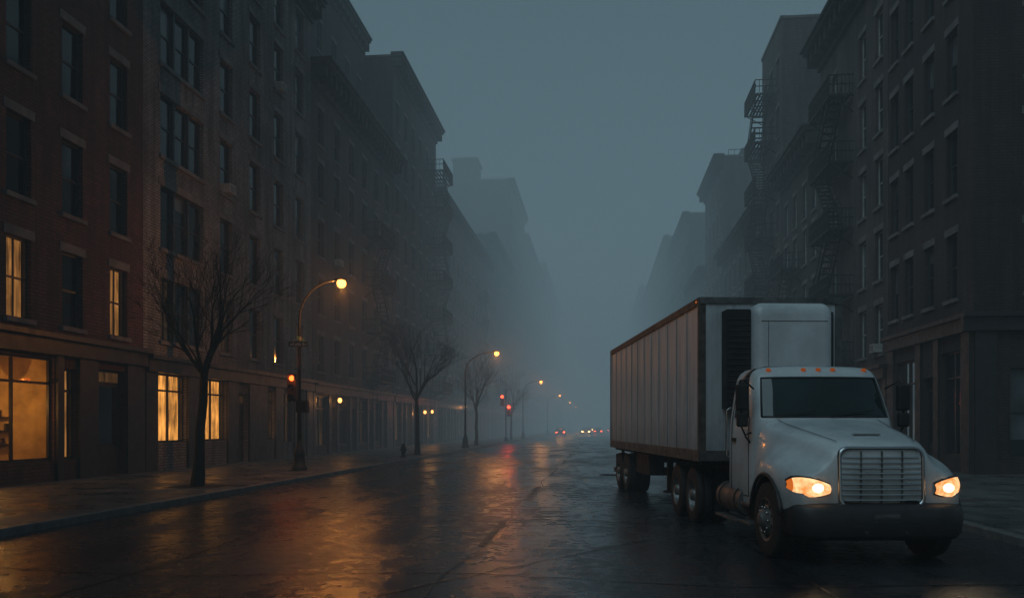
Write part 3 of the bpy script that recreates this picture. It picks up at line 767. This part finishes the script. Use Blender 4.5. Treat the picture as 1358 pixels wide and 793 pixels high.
# cab
def ring(z,w,f,r,cv=.13):
    P=[]
    for t in (-.9,-.6,-.3,0,.3,.6,.9): P.append((t*w,f+cv*(t*t),z))
    P.append((w*.97,f+cv*.95+.05,z)); P.append((w,f+cv+.16,z)); P.append((w,f+cv+.24,z))
    P.append((w,1.35+.0*f,z)); P.append((w,1.80,z)); P.append((w,r-.1,z)); P.append((w*.97,r-.02,z)); P.append((w*.88,r,z))
    P.append((0,r,z))
    mirror=[(-x,y,zz) for x,y,zz in P[7:-1]][::-1]
    return P+mirror
R=[ring(.62,1.04,.72,2.12),ring(.9,1.05,.72,2.12),ring(1.3,1.05,.72,2.12),ring(1.7,1.04,.72,2.12),ring(1.84,1.03,.735,2.12),ring(1.885,1.025,.755,2.12),
   ring(2.2,.985,.89,2.10),ring(2.465,.945,1.01,2.07),ring(2.51,.93,1.04,2.06),ring(2.57,.90,1.09,2.03,.12),ring(2.62,.84,1.17,1.97,.1),ring(2.65,.7,1.32,1.85,.08),ring(2.655,.05,1.6,1.62,.0)]
def ck(a,b):
    if 5<=a<=6:
        if b<=5: return 'cabglass'
        if b in (9,10): return 'cabglass'
        if b in (19,20): return 'cabglass'
    return 'paint'
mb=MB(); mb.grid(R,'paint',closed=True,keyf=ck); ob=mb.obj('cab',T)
mb=MB()
def gas(pts,r=.012): mb.tube(pts,r,'plastic',6)
wl=R[5][:7]; wt=R[7][:7]
gas(wl+[R[6][6]]+wt[::-1]+[R[6][0]]+[wl[0]],.016)
for idx in ((9,10,11),(21,20,19)):
    a=[R[5][i] for i in idx]; b=[R[7][i] for i in idx]
    gas(a+[R[6][idx[2]]]+b[::-1]+[R[6][idx[0]]]+[a[0]],.013)
    s=1 if idx[0]==9 else -1
    gas([(s*1.053,1.06,.72),(s*1.053,1.06,1.7),(s*1.03,1.08,1.88)],.006); gas([(s*1.053,1.9,.72),(s*1.047,1.9,1.75),(s*1.03,1.9,1.9),(s*.95,1.88,2.46)],.006)
    gas([(s*1.045,1.06,.72),(s*1.045,1.9,.72)],.006)
    mb.box(*sorted((s*1.05,s*1.075)),1.68,1.84,1.52,1.57,'chassis')
    mb.tube([(s*1.06,2.0,1.25),(s*1.1,2.02,1.3),(s*1.1,2.02,2.0),(s*1.03,2.0,2.05)],.014,'chrome')
mb.tube([(-.75,.79,1.90),(-.15,.735,1.97)],.008,'chassis',5); mb.tube([(.05,.73,1.90),(.68,.79,1.98)],.008,'chassis',5)
mb.obj('window_gaskets_and_door_seams',T)
mb=MB()
for x in (-.72,-.22,0,.22,.72):
    y=1.09+.12*(x/.9)**2; mb.ell((x,y,2.59),(.04,.035,.024),'marker',10)
mb.obj('roof_marker_lamps',T)
for s in (-1,1):
    mb=MB(); mb.tube([(s*.88,1.35,.62),(s*.88,2.55,.62)],.24,'alu',20); 
    for y in (1.55,2.35): mb.tube([(s*.88+.247*math.cos(t),y,.62+.247*math.sin(t)) for t in [2*math.pi*j/20 for j in range(21)]],.012,'chassis',4)
    mb.box(*sorted((s*.95,s*1.13)),.78,1.32,.32,.36,'alu'); mb.box(*sorted((s*.95,s*1.10)),.78,1.32,.58,.62,'alu'); mb.box(*sorted((s*.90,s*.95)),.76,1.34,.3,.66,'chassis')
    mb.box(*sorted((s*.92,s*1.14)),1.36,2.55,.3,.34,'alu')
    mb.obj('fuel_tank_and_steps',T,bevel=.006)
for s in (-1,1):
    mb=MB(); mb.box(*sorted((s*1.10,s*1.28)),.86,.98,1.98,2.36,'chassis'); mb.box(*sorted((s*1.11,s*1.27)),.86,.97,1.74,1.95,'chassis')
    mb.obj('mirror_heads',T,bevel=.03)
    mb=MB(); mb.tube([(s*.98,1.05,2.3),(s*1.15,.95,2.42),(s*1.2,.93,2.3)],.014,'chassis'); mb.tube([(s*1.03,1.0,1.66),(s*1.14,.94,1.62),(s*1.2,.93,1.75),(s*1.2,.93,2.0)],.014,'chassis')
    mb.tube([(s*1.03,1.02,1.5),(s*1.13,.96,1.6)],.014,'chassis')
    mb.obj('mirror_arms',T)
mb=MB()
for s in (-1,1): mb.box(*sorted((s*.36,s*.44)),-.75,6.0,.72,.98,'chassis')
for y in (-.0,4.0,5.25): mb.tube([(-.95,y,.5),(.95,y,.5)],.09,'chassis',10)
mb.box(-.5,.5,3.6,5.2,1.0,1.12,'chassis'); mb.box(-.4,.4,-.6,.7,.55,1.2,'chassis')
mb.tube([(.5,2.25,.9),(.5,2.25,2.5)],.06,'chassis',10)
mb.obj('chassis_frame',T)
def wheel(mb,x,y,s,r=.5,w=.27,front=False):
    prof=[(.26,-w),(.40,-w),(.47,-w*.98),(.495,-w*.9),(.5,-w*.75),(.5,-w*.52),(.492,-.5*w),(.5,-w*.48),(.5,-w*.25),(.495,-w*.1),(.47,-.02),(.40,0),(.295,-.01)]
    mb.lathe((x,y,r),(s,0,0),prof,'tyre',36)
    if front: rim=[(.30,-.012),(.285,-.005),(.275,-.03),(.255,-.05),(.20,-.03),(.15,.0),(.14,.03),(.10,.035),(.095,.07),(.06,.085),(0,.09)]
    else: rim=[(.30,-.012),(.285,-.005),(.275,-.04),(.26,-.14),(.22,-.17),(.15,-.17),(.14,-.10),(.11,-.06),(.10,.0),(.05,.02),(0,.02)]
    mb.lathe((x,y,r),(s,0,0),rim,'rim',30)
    off=-.01 if front else -.165
    for j in range(10):
        t=2*math.pi*j/10; c=(x+s*(off+ .005),y+.17*math.cos(t),r+.17*math.sin(t)); mb.tube([c,(c[0]+s*.035,c[1],c[2])],.014,'chrome',6)
    for j in range(10):
        t=2*math.pi*(j+.5)/10; c=(x+s*(off-.03),y+.225*math.cos(t),r+.225*math.sin(t)); mb.tube([c,(c[0]+s*.025,c[1],c[2])],.025,'chassis',8)
for nm,ys,fr_ in (('front_wheels',(0,),True),('drive_wheels',(4.0,5.25),False),('trailer_wheels',(11.2,12.4),False)):
    mb=MB()
    for y in ys:
        for s in (-1,1):
            wheel(mb,s*1.17,y,s,front=fr_)
            if not fr_: wheel(mb,s*.84,y,s)
    mb.obj(nm,T)
# trailer
Y0,Y1,Z0,Z1,HW=3.15,13.3,1.19,3.96,1.23
mb=MB(); mb.box(-HW,HW,Y0,Y1,Z0,Z1,'trailer'); mb.obj('trailer_box',T,bevel=.03)
mb=MB()
npan=12
for s in (-1,1):
    for j in range(npan+1):
        y=Y0+.12+(Y1-Y0-.24)*j/npan; mb.box(*sorted((s*(HW-.01),s*(HW+.016))),y-.028,y+.028,Z0+.16,Z1-.12,'trailer')
        mb.box(*sorted((s*(HW-.01),s*(HW+.004))),y+.0281,y+.045,Z0+.16,Z1-.12,'chassis')
        mb.box(*sorted((s*(HW-.01),s*(HW+.004))),y-.045,y-.0281,Z0+.16,Z1-.12,'chassis')
    mb.box(*sorted((s*(HW-.02),s*(HW+.022))),Y0-.005,Y1+.01,Z1-.12,Z1+.012,'rust' if s<0 else 'alu')
    mb.box(*sorted((s*(HW-.02),s*(HW+.026))),Y0-.005,Y1+.01,Z0-.05,Z0+.15,'alu')
    for yy in (Y0-.012,Y1-.06): mb.box(*sorted((s*(HW-.1),s*(HW+.024))),yy,yy+.09,Z0-.04,Z1+.005,'rust' if s<0 else 'alu')
mb.box(-HW,HW,Y0-.03,Y0+.05,Z1-.1,Z1+.014,'alu'); mb.box(-HW,HW,Y0-.03,Y0+.05,Z0-.04,Z0+.14,'alu')
mb.box(-HW,HW,Y1-.05,Y1+.03,Z1-.14,Z1+.014,'alu'); mb.box(-HW,HW,Y1-.05,Y1+.03,Z0-.04,Z0+.14,'alu'); mb.box(-.02,.02,Y1,Y1+.02,Z0+.1,Z1-.1,'alu')
mb.obj('trailer_rails_and_posts',T,bevel=.004)
mb=MB()
for s in (-1,1):
    for j in range(9):
        y=Y0+.1+(Y1-Y0-.3)*j/8; mb.box(*sorted((s*(HW+.026),s*(HW+.03))),y,y+.12,Z0+.02,Z0+.06,'rust')
    mb.ell((s*(HW+.03),Y0+.15,Z1-.05),(.012,.03,.015),'turn',8)
mb.obj('reflectors_and_markers',T)
mb=MB()
for s in (-1,1): mb.box(*sorted((s*.45,s*.55)),Y0+.3,Y1-.1,.95,1.13,'chassis')
for j in range(24): y=Y0+.3+j*.42; mb.box(-1.12,1.12,y,y+.06,1.07,1.14,'chassis')
for y in (11.2,12.4): mb.tube([(-.95,y,.5),(.95,y,.5)],.08,'chassis',10)
mb.box(-.6,.6,10.5,13,.8,.95,'chassis')
for s in (-1,1):
    mb.box(*sorted((s*.72,s*.84)),7.4,7.55,.3,1.1,'chassis'); mb.box(*sorted((s*.66,s*.9)),7.3,7.65,.26,.3,'chassis')
    mb.box(*sorted((s*.85,s*.93)),Y1-.12,Y1-.02,.5,1.1,'alu')
mb.tube([(-.8,7.47,.7),(.8,7.47,.7)],.03,'chassis'); mb.box(-1.15,1.15,Y1-.14,Y1-.02,.42,.55,'alu')
mb.box(-1.15,-.8,8.0,9.6,.62,1.08,'chassis')
mb.box(-1.1,-.72,13.15,13.2,.35,.95,'tyre'); mb.box(.72,1.1,13.15,13.2,.35,.95,'tyre')
mb.obj('trailer_undercarriage',T)
# refrigeration unit
mb=MB(); rows=[]
def rrect(x0,x1,z0,z1,r,y,n=5):
    P=[]
    for cx,cz,a0 in ((x1-r,z1-r,0),(x0+r,z1-r,90),(x0+r,z0+r,180),(x1-r,z0+r,270)):
        for j in range(n+1):
            t=rad(a0+90*j/n); P.append((cx+r*math.cos(t),y,cz+r*math.sin(t)))
    return P
for d,ins in ((0,0),(.34,0),(.42,.015),(.48,.05),(.51,.11),(.515,.16)):
    rows.append(rrect(-.45+ins,.89-ins,2.0+ins,3.82-ins*1.3,.17,Y0-.03-d))
mb.grid(rows,'paint',closed=True,caps=True); mb.obj('refrigeration_unit_cowl',T)
mb=MB()
mb.box(-.86,-.46,Y0-.36,Y0-.03,2.05,3.72,'chassis')
for q in range(16): mb.box(-.84,-.48,Y0-.375,Y0-.361,2.12+q*.095,2.14+q*.095,'plastic')
mb.box(-.43,.87,Y0-.3,Y0-.03,1.7,1.995,'chassis')
mb.tube([(-.34,Y0-.547,3.5),(.78,Y0-.547,3.5)],.006,'chassis',5); mb.tube([(-.22,Y0-.547,2.2),(-.22,Y0-.547,3.5)],.005,'chassis',5)
mb.box(.93,1.08,Y0-.06,Y0-.02,1.6,3.72,'plastic')
mb.obj('refrigeration_unit_side_grille_and_seams',T,bevel=.004)
mb=MB()
for i,x in enumerate((-.15,0,.15)):
    mb.tube([(x,2.14,1.6),(x*1.3,2.4,1.35+.03*i),(x*1.5,2.7,1.4),(x,3.1,1.5)],.018,'chassis',6)
mb.obj('air_lines',T)

# ---------------------------------------------------------------- fog banks: thin near, thicker down the street
def fogbank(y0,y1,ext,scat,glow):
    mb=MB(); mb.box(-220,220,y0,y1,-.6,75,'ground')
    k=N('self_lit_dusk_fog')
    ab=k.n('ShaderNodeVolumeAbsorption'); ab.inputs[0].default_value=(0,0,0,1); ab.inputs[1].default_value=ext-scat
    sc=k.n('ShaderNodeVolumeScatter'); sc.inputs[0].default_value=(1,1,1,1); sc.inputs[1].default_value=scat; sc.inputs['Anisotropy'].default_value=.35
    em=k.n('ShaderNodeEmission'); em.inputs[0].default_value=(.50,.83,1,1); em.inputs[1].default_value=ext*glow  # emission added to stand in for skylight scattered many times in the fog
    a1=k.n('ShaderNodeAddShader'); a2=k.n('ShaderNodeAddShader')
    k.l(ab.outputs[0],a1.inputs[0]); k.l(sc.outputs[0],a1.inputs[1]); k.l(a1.outputs[0],a2.inputs[0]); k.l(em.outputs[0],a2.inputs[1])
    k.l(a2.outputs[0],k.out.inputs['Volume'])
    mb.mats=[k.m]; mb.obj('fog')
fogbank(-80,38,.0026,.0022,.07)
fogbank(38.01,70,.0068,.0036,.11)
fogbank(70.01,880,.0115,.0050,.150)

# ---------------------------------------------------------------- world, sun, camera
w=bpy.data.worlds.new('World'); scene.world=w; w.use_nodes=True; nt=w.node_tree; nt.nodes.clear()
out=nt.nodes.new('ShaderNodeOutputWorld'); sky=nt.nodes.new('ShaderNodeTexSky'); sky.sky_type='NISHITA'; sky.sun_disc=False
sky.sun_elevation=rad(4); sky.sun_rotation=rad(200); sky.dust_density=3
b1=nt.nodes.new('ShaderNodeBackground'); b1.inputs[1].default_value=.010; nt.links.new(sky.outputs[0],b1.inputs[0])
b2=nt.nodes.new('ShaderNodeBackground'); b2.inputs[0].default_value=(.42,.78,1,1); b2.inputs[1].default_value=.085
ad=nt.nodes.new('ShaderNodeAddShader'); nt.links.new(b1.outputs[0],ad.inputs[0]); nt.links.new(b2.outputs[0],ad.inputs[1]); nt.links.new(ad.outputs[0],out.inputs[0])
sun=light('overcast_sun','SUN',(0,-20,60),.8,(.60,.88,1.0),angle=rad(50))
d=Vector((.6,.6,-.9)); sun.rotation_euler=d.to_track_quat('-Z','Y').to_euler()
cam=bpy.data.cameras.new('camera'); co=bpy.data.objects.new('camera',cam); COL.objects.link(co)
co.location=(0,0,1.75); co.rotation_euler=(rad(90),0,rad(6.0)); cam.lens=36*1100/1358; cam.sensor_width=36; cam.shift_y=168.5/1358
cam.clip_start=.1; cam.clip_end=3000
scene.camera=co
